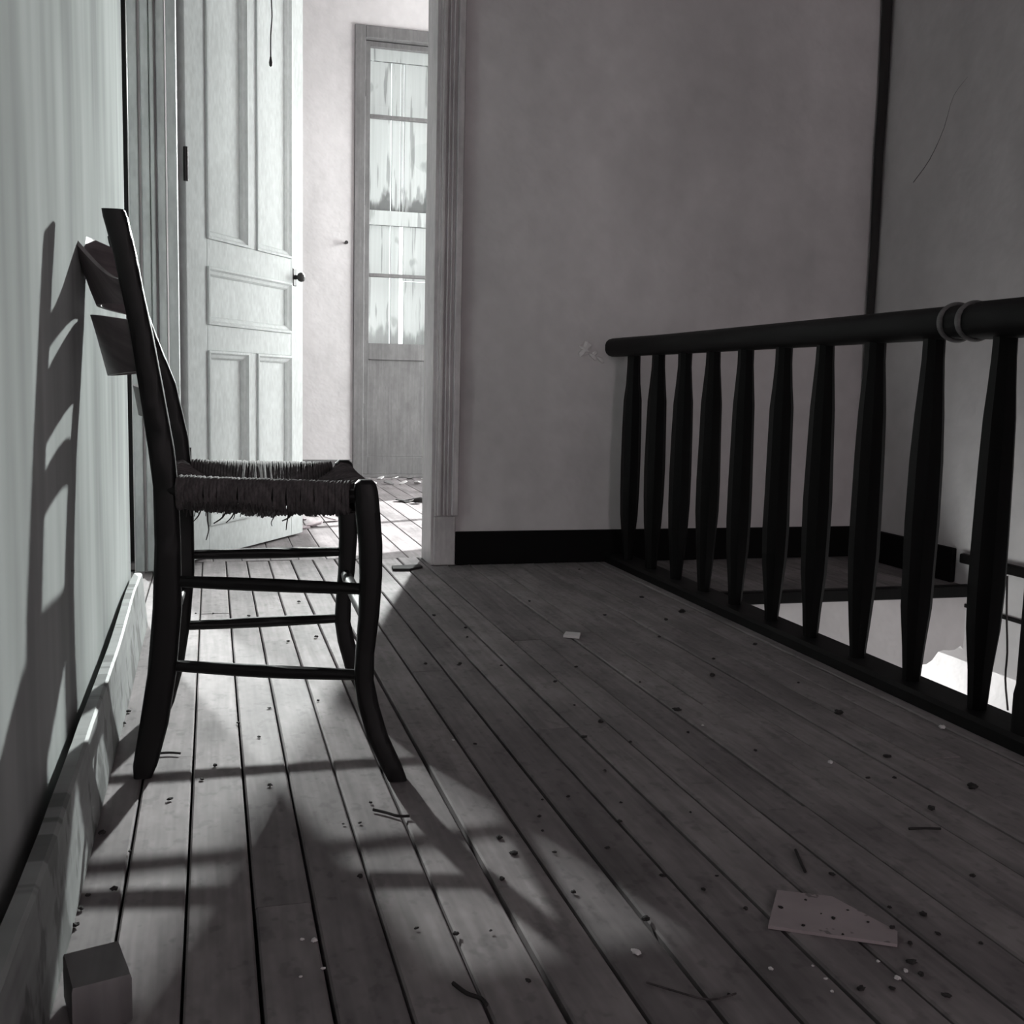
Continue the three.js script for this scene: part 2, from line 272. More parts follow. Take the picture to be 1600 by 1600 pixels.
// ---------------------------------------------------------------- doorway casing
{
  // right casing: flat board with fluted mouldings, standing on a plain block
  const c = struct('trim_2', null, null, 'grey painted right door casing with fluted mouldings', 'trim');
  mesh('jamb_lining', rbox(DR, DR + .03, 0, DH, BACK - BT - .01, BACK + .012, .003), M.trimWood, c);
  mesh('casing_board', rbox(DR + .012, DR + .098, .175, DH + .1, BACK, BACK + .020, .003), M.trimWood, c);
  for (const [a, b, t] of [[.020, .034, .030], [.040, .048, .027], [.054, .062, .027], [.070, .094, .036]]) mesh('moulding', rbox(DR + a, DR + b, .178, DH + .1, BACK + .016, BACK + t, .004), M.trimWood, c);
  mesh('plinth_block', rbox(DR + .010, DR + .088, 0, .176, BACK, BACK + .021, .004), M.trimWood, c);
  const TW = std({ map: boardTex(.66, NEUT, .10, .2, 1), roughness: .5 });
  const l = struct('trim_3', null, null, 'white left door casing of stepped mouldings beside the panelled door', 'trim');
  mesh('jamb_lining', rbox(DL - .03, DL, 0, DH, BACK - BT - .01, BACK + .006, .003), TW, l);
  for (const [a, b, t] of [[-.062, -.034, .012], [-.080, -.066, .034], [-.108, -.082, .020], [-.146, -.116, .026]]) mesh('moulding', rbox(DL + a, DL + b, 0, DH + .1, BACK, BACK + t, .005), TW, l);
  const h = struct('trim_4', null, null, 'painted head casing above the doorway', 'trim');
  mesh('head_lining', rbox(DL, DR, DH, DH + .03, BACK - BT - .01, BACK + .01, .003), M.trimWood, h);
  mesh('casing_board', rbox(DL - .03, DR + .1, DH + .03, DH + .12, BACK, BACK + .022, .003), M.trimWood, h);
}
// dark door of the neighbouring opening, swung right back behind the post
{
  const d = struct('door_2', null, null, 'dark varnished door swung back behind the left door casing', 'door');
  d.position.set(-.262, 0, BACK - BT - .01); d.rotation.y = 93.5 * Math.PI / 180;
  mesh('door_leaf', rbox(0, .68, .006, 2.38, -.017, .017, .003), M.darkWood, d);
  for (const [a, b] of [[.12, .85], [1.0, 2.25]]) for (const sg of [1, -1]) mesh('panel', rbox(.1, .58, a, b, sg > 0 ? .015 : -.021, sg > 0 ? .021 : -.015, .003), M.darkWood, d);
}

// ---------------------------------------------------------------- panelled door, standing open into the far room
{
  const door = struct('door_1', null, null, 'white panelled door standing open into the bright room', 'door');
  door.position.set(DL + .004, 0, BACK - BT + .012); door.rotation.y = 58 * Math.PI / 180;   // local +x runs along the leaf
  const W = .835, H = 2.40, t = .046, y0 = .008, T = t / 2;
  const wood = M.whiteWood;
  const xs = [.0, .125, .398, .462, .735, W], ys = [y0, .12, .74, .83, 1.03, 1.125, 2.26, H];
  mesh('stile', rbox(0, xs[1], y0, H, -T, T, .003), wood, door);
  mesh('stile', rbox(xs[4], W, y0, H, -T, T, .003), wood, door);
  mesh('mullion', rbox(xs[2], xs[3], ys[1], ys[2], -T, T, .003), wood, door);
  mesh('mullion', rbox(xs[2], xs[3], ys[5], ys[6], -T, T, .003), wood, door);
  for (const [a, b] of [[y0, ys[1]], [ys[2], ys[3]], [ys[4], ys[5]], [ys[6], H]]) mesh('rail', rbox(xs[1], xs[4], a, b, -T, T, .003), wood, door);
  for (const [x0, x1, a, b] of [[xs[1], xs[2], ys[1], ys[2]], [xs[3], xs[4], ys[1], ys[2]], [xs[1], xs[4], ys[3], ys[4]], [xs[1], xs[2], ys[5], ys[6]], [xs[3], xs[4], ys[5], ys[6]]]) {
    const p = mesh('panel', rbox(x0, x1, a, b, -.007, .007, .001), wood, door);
    const m = .03, q = [];
    for (const s of [1, -1]) {
      // sloping moulding frame, raised at its outer edge
      const fr = (u, v, zz) => [V(x0 + u, a + u, zz), V(x1 - u, a + u, zz), V(x1 - u, b - u, zz), V(x0 + u, b - u, zz)];
      const R = [fr(0, 0, s * .007), fr(0, 0, s * .030), fr(.008, 0, s * .031), fr(.014, 0, s * .022), fr(.024, 0, s * .018), fr(m, 0, s * .010), fr(m, 0, s * .007)];
      q.push(uvm(loft(s > 0 ? R : R.map((r) => r.slice().reverse()), true, false, .3)));
    }
    mesh('moulding', merge(q), wood, p);
  }
  const hd = mesh('handle', tube([V(W - .075, 1.055, -T - .01), V(W - .075, 1.055, 0), V(W - .075, 1.055, T + .01)], .007, 8), M.iron, door);
  hd.name = 'handle_spindle';
  const knob = new THREE.LatheGeometry([[0, 0], [.012, .001], [.013, .012], [.010, .02], [.022, .03], [.027, .042], [.024, .055], [.012, .062], [0, .063]].map((p) => new THREE.Vector2(...p)), 20);
  for (const s of [1, -1]) { const k = mesh('knob', knob, M.iron, door); k.position.set(W - .075, 1.055, s * T); k.scale.setScalar(.72); k.rotation.x = s * Math.PI / 2; }
  mesh('escutcheon', rbox(W - .088, W - .062, 1.02, 1.09, T - .001, T + .004, .002), M.iron, door);
  for (const hy of [.35, 1.35, 2.1]) { const g = new THREE.CylinderGeometry(.008, .008, .11, 10); g.translate(-.004, hy, T + .004); mesh('hinge', g, M.iron, door); }
}

// ---------------------------------------------------------------- tall glazed door in the far wall
const GZ = FAR - .06;
{
  const w1 = struct('window_1', null, null, 'tall glazed door with grey frame seen through the doorway', 'glazed door');
  const mt = M.greyWood, F = .07;
  mesh('frame_jamb', rbox(G0, G0 + F, 0, GT, GZ - .06, GZ + .075, .005), mt, w1);
  mesh('frame_jamb', rbox(G1 - F, G1, 0, GT, GZ - .06, GZ + .075, .005), mt, w1);
  mesh('frame_head', rbox(G0 + F, G1 - F, GT - .075, GT, GZ - .06, GZ + .075, .005), mt, w1);
  const xm = (G0 + G1) / 2;
  for (const s of [0, 1]) {
    const x0 = s ? xm + .002 : G0 + F + .003, x1 = s ? G1 - F - .003 : xm - .002, st = .036, leaf = new THREE.Group(); leaf.name = 'door_leaf'; w1.add(leaf);
    const zz = [GZ - .02, GZ + .02], pr = (n, a, b, c, d, dz = 0) => mesh(n, rbox(a, b, c, d, zz[0] - dz, zz[1] + dz, .003), mt, leaf);
    pr('stile', x0, x0 + st, .02, GT - .08); pr('stile', x1 - st, x1, .02, GT - .08);
    pr('rail', x0 + st, x1 - st, 2.815, GT - .08); pr('rail', x0 + st, x1 - st, .795, .905); pr('rail', x0 + st, x1 - st, .02, .140);
    for (const y of [2.38, 1.355]) pr('muntin', x0 + st, x1 - st, y - .011, y + .011);
    mesh('panel', rbox(x0 + st, x1 - st, .14, .795, GZ - .010, GZ + .008, .002), mt, leaf);
    for (const [a, b] of [[.905, 1.344], [1.366, 2.369], [2.391, 2.815]]) mesh('pane', box(x0 + st - .004, x1 - st + .004, a, b, GZ - .002, GZ + .002), M.glass, leaf);
    if (!s) for (const y of [.45, 1.15, 1.85, 2.55]) { const g = new THREE.CylinderGeometry(.009, .009, .10, 8); g.translate(x0 - .002, y, GZ + .03); mesh('hinge', g, M.iron, leaf); }
  }
  mesh('threshold', rbox(G0 + F, G1 - F, 0, .02, GZ - .06, GZ + .06, .003), mt, w1);
}
// board shutters outside the glazed door
{
  const zS = FAR - .20;
  const X = (px, py) => hitZ(px, py, zS).x, Y = (px, py) => hitZ(px, py, zS).y;
  const s = thing('shutter', 'weathered white board shutter closed behind the glazed door', 'shutter', [0, 0, 0]);
  const xa = G0 + .055, xb = X(675, 300), slit = [X(624, 400), X(629, 400)], seam = X(611, 300);
  const yT = Y(600, 98), yM1 = Y(600, 330), yM0 = Y(600, 353), top = GT - .06;
  let o = 0; const bd = (n, a, b, c, d, z0, z1) => mesh(n, rbox(a, b, c, d, z0, z1, .003, o += n === 'rail' ? .21 : 0, n === 'rail' ? .35 : 0), M.shutter, s);
  bd('rail', xa, xb, yT, top, zS, zS + .03); bd('rail', xa, xb, yM0, yM1, zS, zS + .03); bd('rail', xa, xb, .02, .2, zS, zS + .03);
  bd('board', xa, seam - .004, .02, top, zS - .022, zS);
  bd('board', seam + .002, slit[0] - .001, .02, top, zS - .022, zS);
  bd('board', slit[1] + .004, xb, 1.34, top, zS - .022, zS);
  bd('board', slit[0] + .003, slit[1], yM0, top, zS - .022, zS - .002);
  bd('board', slit[1] + .010, xb, .02, 1.335, zS - .022, zS);
  const s2 = thing('shutter', 'white board shutter on the hidden half, cut off below the top pane', 'shutter', [0, 0, 0]);
  for (let k = 0; k < 6; k++) { const w = (G1 - .06 - xb - .02) / 6; mesh('board', rbox(xb + .02 + k * w + .003, xb + .02 + (k + 1) * w - .003, .02, 2.28, zS - .022, zS, .003, k, k * .3), M.shutter, s2); }
  mesh('rail', rbox(xb + .02, G1 - .06, 1.6, 1.72, zS, zS + .028, .003), M.shutter, s2);
}
// window of the far room's right wall and of the rear and lower walls: plain frames
function plainWindow(n, label, axis, at, a0, a1, y0, y1, dep) {
  const w = struct(n, null, null, label, 'window'); const bx = (q0, q1, c, d, e = .03) => axis === 'x' ? rbox(at - e, at + e, c, d, q0, q1, .004) : rbox(q0, q1, c, d, at - e, at + e, .004);
  mesh('frame_jamb', bx(a0, a0 + .05, y0, y1), M.whiteWood, w); mesh('frame_jamb', bx(a1 - .05, a1, y0, y1), M.whiteWood, w);
  mesh('frame_head', bx(a0 + .05, a1 - .05, y1 - .05, y1), M.whiteWood, w); mesh('frame_sill', bx(a0 + .05, a1 - .05, y0, y0 + .05), M.whiteWood, w);
  const m = (a0 + a1) / 2; mesh('mullion', bx(m - .02, m + .02, y0 + .05, y1 - .05), M.whiteWood, w);
  for (const [p, q] of [[a0 + .05, m - .02], [m + .02, a1 - .05]]) mesh('pane', bx(p, q, y0 + .05, y1 - .05, .002), M.glass, w);
}
plainWindow('window_2', 'large white window in the side wall of the bright room', 'x', FX1 + .12, -7.1, -5.3, .5, 2.4);
plainWindow('window_3', 'white window in the side wall of the storey below', 'x', -.1, -2.8, -1.2, -2.35, -1.15);
plainWindow('window_5', 'white window in the end wall of the storey below', 'z', -6.5, 2.05, 3.35, -2.05, -.65);
plainWindow('window_4', 'small window in the wall behind the photographer', 'z', REAR + .1, .72, 1.68, 1.12, 2.28);

// ---------------------------------------------------------------- balustrade
{
  const b = thing('balustrade', 'dark wooden balustrade of tapered balusters and round handrail round the stairwell', 'balustrade', [1.45, 0, BACK]);
  const L = (x, y, z) => V(x - 1.45, y, z - BACK);
  const shoe = []; for (const z of [BACK, -3.0, -2.0, -1.0, .4]) shoe.push([L(1.40, 0, z), L(1.40, .022, z), L(1.408, .030, z), L(1.492, .030, z), L(1.50, .024, z), L(1.51, -.10, z), L(1.49, -.10, z), L(1.49, 0, z)]);
  mesh('base_rail', loft(shoe.reverse(), true, true, .5), M.darkWood, b);
  const prof = [[0, .0165], [.02, .0175], [.08, .0215], [.17, .0285], [.26, .0315], [.36, .0315], [.50, .030], [.60, .028], [.66, .024], [.72, .0205], [.775, .020]];
  for (let i = 0; i < 10; i++) {
    const z = -1.767 - i * .2068 + rr(-.004, .004), x = 1.45 + (i > 7 ? -.004 * (i - 7) : 0), lean = rr(-.006, .006), rot = rr(-.12, .12), rings = [];
    for (const [y, r] of prof) { const ca = Math.cos(rot), sa = Math.sin(rot), c = L(x, .028 + y * .952, z); c.z += lean * (y - .4); const k = r * rr(.96, 1.04); const R = []; for (const [p, q] of [[1, .45], [.45, 1], [-.45, 1], [-1, .45], [-1, -.45], [-.45, -1], [.45, -1], [1, -.45]]) R.push(c.clone().add(V((p * ca - q * sa) * k, 0, (p * sa + q * ca) * k))); rings.push(R); }
    mesh('baluster', loft(rings.reverse().map((r) => r), true, true, .45), M.darkWood, b);
  }
  const rail = (z0, z1, n, rx, ry, fx) => { const rings = []; for (let i = 0; i <= n; i++) { const z = z0 + (z1 - z0) * i / n; rings.push(ring(L(1.45 + fx(z), .787, z), V(rx, 0, 0), V(0, ry, 0), 2.5, 16)); } return loft(rings, true, true, .9); };
  const bend = (z) => -.028 * sm(-3.3, -3.77, z);
  const hr = mesh('handrail', rail(BACK, -1.82, 18, .040, .0335, bend), M.darkWood, b);
  for (const [z, r, w] of [[-1.905, .043, .016], [-1.85, .039, .014]]) { const g = new THREE.TorusGeometry(.041, .0065, 10, 32); g.scale(1, .86, 1.1); g.translate(0, .787, z - BACK); mesh('ring', g, M.greyWood, hr); }
  mesh('handrail_end', rail(-1.82, .4, 12, .043, .037, () => 0), M.darkWood, b);
  const np = []; for (const [y, r] of [[0, .043], [.1, .043], [.12, .040], [.5, .038], [.7, .042], [.83, .046], [.85, .03], [.88, .038], [.92, .038], [.95, .02], [.955, .004]]) np.push(ring(L(1.452, y + .0, -1.60), V(r, 0, 0), V(0, 0, r), 3, 16));
  mesh('newel_post', loft(np.reverse(), true, true, .5), M.darkWood, b);
}
for (const [px, py, r] of [[913, 546, .022], [926, 556, .016], [938, 562, .014]]) { const p = hitZ(px, py, BACK); const g = new THREE.IcosahedronGeometry(r, 1), a = g.attributes.position; for (let i = 0; i < a.count; i++) { const q = 1 + .5 * Math.sin(a.getX(i) * 190 + a.getY(i) * 230 + px); a.setXYZ(i, a.getX(i) * q, a.getY(i) * q, a.getZ(i) * .35); } single('plaster_lump', uvm(g), M.crumbPale, 'crumbled pale plaster lump where the handrail enters the wall', 'plaster lump', [p.x, p.y, BACK + r * .2], 'plaster lumps at the handrail end'); }
// thin wire hanging in the stairwell beside the newel
{
  const p = (px, py) => hitX(px, py, 1.56);
  single('wire', tube([p(1574, 900), p(1573, 960), p(1574, 1020), p(1571, 1060), p(1575, 1110)], .0022, 5), M.iron, 'thin dark wire dangling in the stairwell behind the last baluster', 'wire');
}
// pipe in the corner
{
  const c = (px, py) => hitZ(px, py, BACK + .03), pts = [c(1390, -40), c(1386, 60), c(1381, 160), c(1375, 240), c(1371, 330), c(1366, 420), c(1361, 500), c(1354, 640), c(1348, 780)];
  const p = single('corner_pipe', tube(pts.map((q) => V(q.x, q.y, BACK + .022)), (t) => .019 - .006 * t, 10), M.crumbDark, 'black pipe climbing the corner behind the balustrade', 'pipe');
}

// ---------------------------------------------------------------- chair
{
  const ch = thing('rush_chair', 'old dark wooden ladder-back chair with broken slats and frayed rush seat', 'chair', [.09, 0, -1.947]); ch.rotation.y = -.06;
  const wood = M.chairWood;
  const lerpP = (P, y) => { for (let i = 0; i + 1 < P.length; i++) if (y <= P[i + 1][0]) { const t = (y - P[i][0]) / (P[i + 1][0] - P[i][0]); return P[i].map((v, k) => v + (P[i + 1][k] - v) * t); } return P[P.length - 1]; };
  // [y, centre x, half width]
  const rearP = [[0, -.192, .0145], [.02, -.188, .019], [.085, -.174, .0222], [.17, -.1605, .0222], [.275, -.151, .0222], [.379, -.149, .0198], [.47, -.151, .0188], [.53, -.157, .0195], [.63, -.172, .018], [.709, -.184, .0164], [.777, -.1975, .0164], [.825, -.206, .0166], [.882, -.2195, .0178], [.893, -.2225, .0165]];
  const frontP = [[0, .211, .0155], [.02, .2025, .017], [.071, .179, .0175], [.124, .164, .017], [.166, .1565, .0158], [.209, .158, .0149], [.271, .164, .0163], [.334, .1665, .0178], [.385, .1655, .0187], [.436, .161, .0192], [.47, .158, .0186], [.482, .157, .0165], [.488, .157, .010]];
  const legGeo = (P, zf, hz) => { const rings = []; const N = 40, y1 = P[P.length - 1][0]; const ys = new Set(P.map((p) => p[0])); for (let i = 0; i <= N; i++) ys.add(y1 * i / N); for (const y of [...ys].sort((a, b) => a - b)) { const q = lerpP(P, y); rings.push(ring(V(q[1], y, zf(y)), V(q[2], 0, 0), V(0, 0, hz(y, q)), 4.5, 16)); } return loft(rings.reverse(), true, true, .7); };
  const zn = (y) => .157 + .008 * sm(.9, .3, y), zfr = (y) => -.186;
  mesh('rear_leg', legGeo(rearP, zn, () => .0155), wood, ch);
  const rearF = rearP.map(([y, x, w]) => [y, x - .006 - .030 * sm(.58, .78, y) - .006 * sm(.7, .9, y), w * .98]);
  mesh('rear_leg', legGeo(rearF, zfr, () => .0155), wood, ch);
  mesh('front_leg', legGeo(frontP, (y) => .229 + .01 * sm(.15, 0, y), (y, q) => q[2] * .95), wood, ch);
  mesh('front_leg', legGeo(frontP.map(([y, x, w]) => [y, x - .010, w]), () => -.207, (y, q) => q[2] * .95), wood, ch);
  const bar = (a, b, r, sag = 0) => { const m = a.clone().lerp(b, .5); m.y -= sag; return tube([a, m, b], (t) => r * (.82 + .18 * Math.sin(Math.PI * t)), 9, 8); };
  mesh('side_stretcher', bar(V(-.150, .319, .165), V(.166, .3125, .229), .0108), wood, ch);
  mesh('side_stretcher', bar(V(-.158, .182, .163), V(.157, .172, .227), .0108, .002), wood, ch);
  mesh('side_stretcher', bar(V(-.157, .306, -.186), V(.156, .306, -.207), .0105), wood, ch);
  mesh('side_stretcher', bar(V(-.167, .168, -.186), V(.148, .172, -.207), .0105), wood, ch);
  mesh('front_stretcher', bar(V(.162, .262, .229), V(.152, .262, -.207), .0125), wood, ch);
  mesh('rear_stretcher', bar(V(-.152, .24, .165), V(-.158, .24, -.186), .010), wood, ch);
  // slats bowed backwards
  const slat = (bow, topF, botF, x0, name) => {
    const rings = [], N = 36;
    for (let i = 0; i <= N; i++) {
      const t = i / N, z = .157 + (-.186 - .157) * t, s = Math.sin(Math.PI * t) ** .85, yt = topF(t), yb = botF(t);
      const X = (y) => lerpP(rearP, y)[1] * (1 - t) + lerpP(rearF, y)[1] * t - .004 - bow(y) * s;
      const nx = Math.cos(Math.PI * t) * .0; const R = [];
      for (const [k, f] of [[0, 0], [0, .25], [0, .5], [0, .75], [0, 1], [1, 1], [1, .75], [1, .5], [1, .25], [1, 0]]) { const y = yb + (yt - yb) * f; R.push(V(X(y) + (k ? -.0075 : 0), y, z)); }
      rings.push(R);
    }
    return mesh(name, loft(rings, true, true, .6), M.slatWood, ch);
  };
  slat((y) => .066 + .12 * (y - .86), (t) => t < .5 ? .79 + (.870 - .79) * sm(0, .5, t) : .870 + .012 * Math.sin((t - .5) * 2 * Math.PI) - .0 * t, (t) => .752 + .006 * Math.sin(Math.PI * t), 0, 'back_slat');
  slat((y) => .068, (t) => .728 + .014 * Math.sin(Math.PI * t), (t) => .650 - .008 * Math.sin(Math.PI * t), 0, 'back_slat');
  slat((y) => .030, (t) => .622 + .006 * Math.sin(Math.PI * t), (t) => .578, 0, 'back_slat');
  // rush seat: strands wrapped over four rails and turned in to the middle
  const c4 = [V(-.150, .465, .168), V(.152, .461, .227), V(.143, .461, -.206), V(-.157, .465, -.187)], mid = c4.reduce((a, b) => a.clone().add(b)).multiplyScalar(.25); mid.y = .452;
  mesh('seat_rail', merge([0, 1, 2, 3].map((k) => bar(c4[k], c4[(k + 1) % 4], .013))), wood, ch);
  const st = [];
  for (let k = 0; k < 4; k++) {
    const A = c4[k], B = c4[(k + 1) % 4], len = A.distanceTo(B), n = Math.round(len / .0062), out = B.clone().sub(A).normalize().cross(V(0, 1, 0)); if (out.dot(A.clone().sub(mid)) < 0) out.negate();
    for (let i = 0; i < n; i++) {
      const t = .062 + .876 * (i + .5) / n, E = A.clone().lerp(B, t); const inw = Math.min(t, 1 - t) * 2, reach = mid.clone().lerp(A.clone().lerp(B, .5), 0).sub(A.clone().lerp(B, .5)).multiplyScalar(inw);
      const w = rr(-.0025, .0025), sag = .016 * inw * rr(.8, 1.2), r0 = .0185 + rr(-.001, .0012), botY = -.024 - rr(0, .006);
      const P = [E.clone().add(reach).add(V(0, -.012 - sag, 0)), E.clone().addScaledVector(reach, .5).add(V(0, .010 - sag * .8, 0)), E.clone().addScaledVector(out, -.012).add(V(w, .0205, w)), E.clone().addScaledVector(out, r0 * .75).add(V(0, .017, 0)), E.clone().addScaledVector(out, r0).add(V(w, -.004, 0)), E.clone().addScaledVector(out, r0 * .5).add(V(0, botY, 0)), E.clone().addScaledVector(out, -.014).add(V(0, botY + .002, 0)), E.clone().addScaledVector(reach, .6).add(V(0, -.026 - sag, 0))];
      st.push(tube(P, .0033 * rr(.85, 1.15), 5, 12));
    }
  }
  const seat = mesh('rush_seat', merge(st), M.rush, ch); seat.userData.kind = 'stuff';
  // straws hanging from the near edge, copied from the photograph
  const base = ch.position, ca = Math.cos(.06), sa = Math.sin(.06);
  const toL = (v) => { const d = v.clone().sub(base); return V(d.x * ca + d.z * sa, d.y, -d.x * sa + d.z * ca); };
  const q = (px, py, z) => toL(hitZ(px, py, z));
  for (const [pts, r] of [[[[296, 796], [299, 806]], .0022], [[[318, 797], [310, 806], [302, 815]], .0013], [[[325, 796], [324, 812], [326, 828], [322, 844]], .0012], [[[360, 797], [348, 808], [334, 818]], .0016], [[[372, 800], [362, 808], [353, 817]], .0013], [[[368, 803], [364, 811]], .001], [[[440, 798], [430, 805], [424, 816], [425, 822]], .001], [[[462, 799], [452, 808], [441, 814]], .0018], [[[452, 808], [448, 818], [447, 828]], .0012], [[[306, 798], [312, 803]], .0009], [[[390, 798], [398, 804]], .0009], [[[410, 798], [414, 804]], .0009], [[[486, 801], [496, 804], [502, 801]], .0014], [[[515, 803], [524, 800], [529, 806]], .001]]) {
    const p = pts.map(([x, y], i) => q(x, y, -1.735 + .006 * i)); if (p.length < 3) p.splice(1, 0, p[0].clone().lerp(p[1], .5)); p[0].y += .012; mesh('loose_straw', tube(p, (t) => r * (1.1 - .5 * t), 5), M.crumbDark, ch);
  }
  for (let i = 0; i < 26; i++) { const x = 285 + i * 9.6 + rr(-3, 3), p0 = q(x, 795 + rr(-2, 3), -1.732), p1 = q(x + rr(-7, 7), 801 + rr(0, 7), -1.73); p0.y += .01; mesh('loose_straw', tube([p0, p0.clone().lerp(p1, .5), p1], (t) => .0016 - .0008 * t, 4), M.crumbDark, ch); }
}

// ---------------------------------------------------------------- work lamps standing in the far room, throwing light through the two openings
function workLamp(label, pos, target, cd, cone, soft) {
  const t = thing('work_lamp', label, 'work lamp', [pos[0], 0, pos[2]]), h = pos[1], o = V(0, h, 0), dir = V(...target).sub(V(...pos)).normalize();
  mesh('pole', tube([V(0, .25, 0), V(0, h * .6, 0), V(0, h - .12, 0)], .014, 10), M.iron, t);
  for (let k = 0; k < 3; k++) { const a = k * 2.094 + .4; mesh('leg', tube([V(0, .55, 0), V(Math.cos(a) * .2, .28, Math.sin(a) * .2), V(Math.cos(a) * .4, .012, Math.sin(a) * .4)], .010, 8), M.iron, t); }
  const head = mesh('lamp_head', new THREE.LatheGeometry([[0, -.16], [.05, -.155], [.07, -.12], [.10, -.02], [.118, .0], [.118, .012], [.104, .012], [.10, 0], [.06, -.09], [0, -.10]].map((q) => new THREE.Vector2(...q)), 28), M.iron, t);
  head.position.copy(o); head.quaternion.setFromUnitVectors(V(0, 1, 0), dir);
  const lens = mesh('lens', new THREE.CylinderGeometry(.095, .095, .006, 28), std({ color: 0x888888, emissive: new THREE.Color().setRGB(...COOL), emissiveIntensity: 4, roughness: .3 }), t);
  lens.position.copy(o).addScaledVector(dir, -.006); lens.quaternion.copy(head.quaternion);
  mesh('yoke', tube([V(0, h - .12, 0), V(.0, h - .10, 0), V(.0, h - .05, 0)], .012, 8), M.iron, t);
  const s = new THREE.SpotLight(new THREE.Color().setRGB(...COOL), cd, 0, cone, soft, 2); s.position.set(...pos).addScaledVector(dir, .035); s.target.position.set(...target); s.castShadow = true; s.shadow.radius = 3; s.shadow.mapSize.set(2048, 2048);
  scene.add(s, s.target);
}
workLamp('black tripod work lamp aimed through the doorway at the chair', [1.55, 2.3, -6.6], [-.05, .28, -1.6], 205, .37, .9);
workLamp('black tripod work lamp hidden behind the panelled door and aimed past the casing', [-1.09, 2.3, -6.6], [.3, .2, -1.6], 112, .42, .35);

// ---------------------------------------------------------------- loose things
// block of wood by the left baseboard
{
  const g = new THREE.BufferGeometry(); const T = [hitY(98, 1492, .05), hitY(186, 1470, .05), hitY(206, 1524, .05), hitY(112, 1548, .05)];
  const rings = [0, .004, .046, .05].map((y, i) => { const c = T.reduce((a, b) => a.clone().add(b)).multiplyScalar(.25), k = i === 0 || i === 3 ? .96 : 1; return T.map((p) => V(c.x + (p.x - c.x) * k, y, c.z + (p.z - c.z) * k)).reverse(); });
  const c = V(T[0].x, 0, T[0].z); const geo = loft(rings.map((r) => r.map((p) => p.clone().sub(c)))); 
  single('wood_block', geo, M.greyWood, 'short block of scrap wood lying against the left baseboard', 'wood block', [c.x, .001, c.z]);
}
// torn sheet of card on the floor
function sheet(px, th, y = 0) { const P = px.map(([x, y2]) => hitY(x, y2, y)), c = P.reduce((a, b) => a.clone().add(b)).multiplyScalar(1 / P.length); const sh = new THREE.Shape(P.map((p) => new THREE.Vector2(p.x - c.x, -(p.z - c.z)))); const g = new THREE.ExtrudeGeometry(sh, { depth: th, bevelEnabled: false }); g.rotateX(-Math.PI / 2); return [uvm(g), [c.x, y, c.z]]; }
{ const [g, p] = sheet([[1214, 1395], [1200, 1451], [1402, 1480], [1402, 1460], [1300, 1405]], .004); single('card_scrap', g, M.paper, 'torn grey piece of card dotted with crumbs lying on the boards', 'card', p); }
{ const [g, p] = sheet([[880, 996], [884, 990], [907, 992], [905, 998]], .006); single('plaster_chip', g, M.crumbPale, 'pale flat chip of plaster lying mid floor in front of the back wall', 'plaster chip', p); }
{ const [g, p] = sheet([[612, 887], [656, 885], [660, 888], [640, 892], [614, 892]], .008); single('dark_batten', g, M.crumbDark, 'short dark batten lying just outside the doorway threshold', 'batten', p); }
// twigs
for (const [pts, r, lab] of [[[[583, 1265], [605, 1270], [622, 1275], [640, 1275]], .0022, 'thin twig lying across the boards below the chair front leg'], [[[1243, 1328], [1250, 1345], [1258, 1362]], .0022, 'short dark twig lying beyond the torn card'], [[[708, 1536], [730, 1552], [752, 1560], [760, 1570]], .0025, 'bent twig lying in the seat shadow on the boards'], [[[1010, 1535], [1060, 1550], [1110, 1562], [1150, 1552]], .0012, 'long pale straw lying on the dark boards'], [[[248, 1177], [265, 1176], [282, 1177]], .002, 'dark splinter lying beside the chair rear leg'], [[[1420, 1295], [1445, 1294], [1470, 1295]], .002, 'straight dark stick lying near the balustrade foot']]) {
  const P = pts.map(([x, y]) => hitY(x, y, r)), c = P[0].clone(); c.y = 0; single('twig', tube(P.map((p) => p.clone().sub(c)), r, 5), lab.includes('pale') ? M.rush : M.crumbDark, lab, 'twig', [c.x, 0, c.z]);
}
// crumbs
const crumbG = [0, 1, 2, 3].map((k) => { let g = new THREE.IcosahedronGeometry(1, 1); g = mergeVertices(g.deleteAttribute('normal').deleteAttribute('uv')); const p = g.attributes.position; for (let i = 0; i < p.count; i++) { const s = rr(.65, 1.25); p.setXYZ(i, p.getX(i) * s * (k % 2 ? 1.5 : 1), p.getY(i) * s * .55, p.getZ(i) * s); } g.computeBoundingBox(); g.translate(0, -g.boundingBox.min.y * .8, 0); g.computeVertexNormals(); return uvm(g); });
const crumbs = [];
for (const [x, y, s] of [[335, 243, 5], [340, 272, 4], [210, 355, 5], [318, 355, 5], [447, 361, 4], [615, 411, 5], [680, 365, 4], [675, 485, 4], [757, 537, 8], [705, 585, 7], [850, 600, 5], [365, 606, 4], [440, 900, 9], [485, 950, 8], [575, 780, 4], [565, 832, 5], [575, 878, 5], [655, 770, 5], [815, 850, 7], [780, 930, 5], [612, 945, 5], [1105, 392, 8], [1110, 340, 5], [940, 272, 5], [960, 218, 6], [1010, 193, 9], [770, 203, 4], [535, 160, 4], [885, 148, 5], [880, 413, 4], [995, 500, 9], [1240, 295, 6], [1240, 627, 5], [1375, 415, 4], [1500, 510, 12], [1030, 570, 5], [770, 690, 5], [820, 790, 5], [485, 36, 4], [690, 60, 3]]) crumbs.push([560 + x / 2, 860 + y / 2, s]);
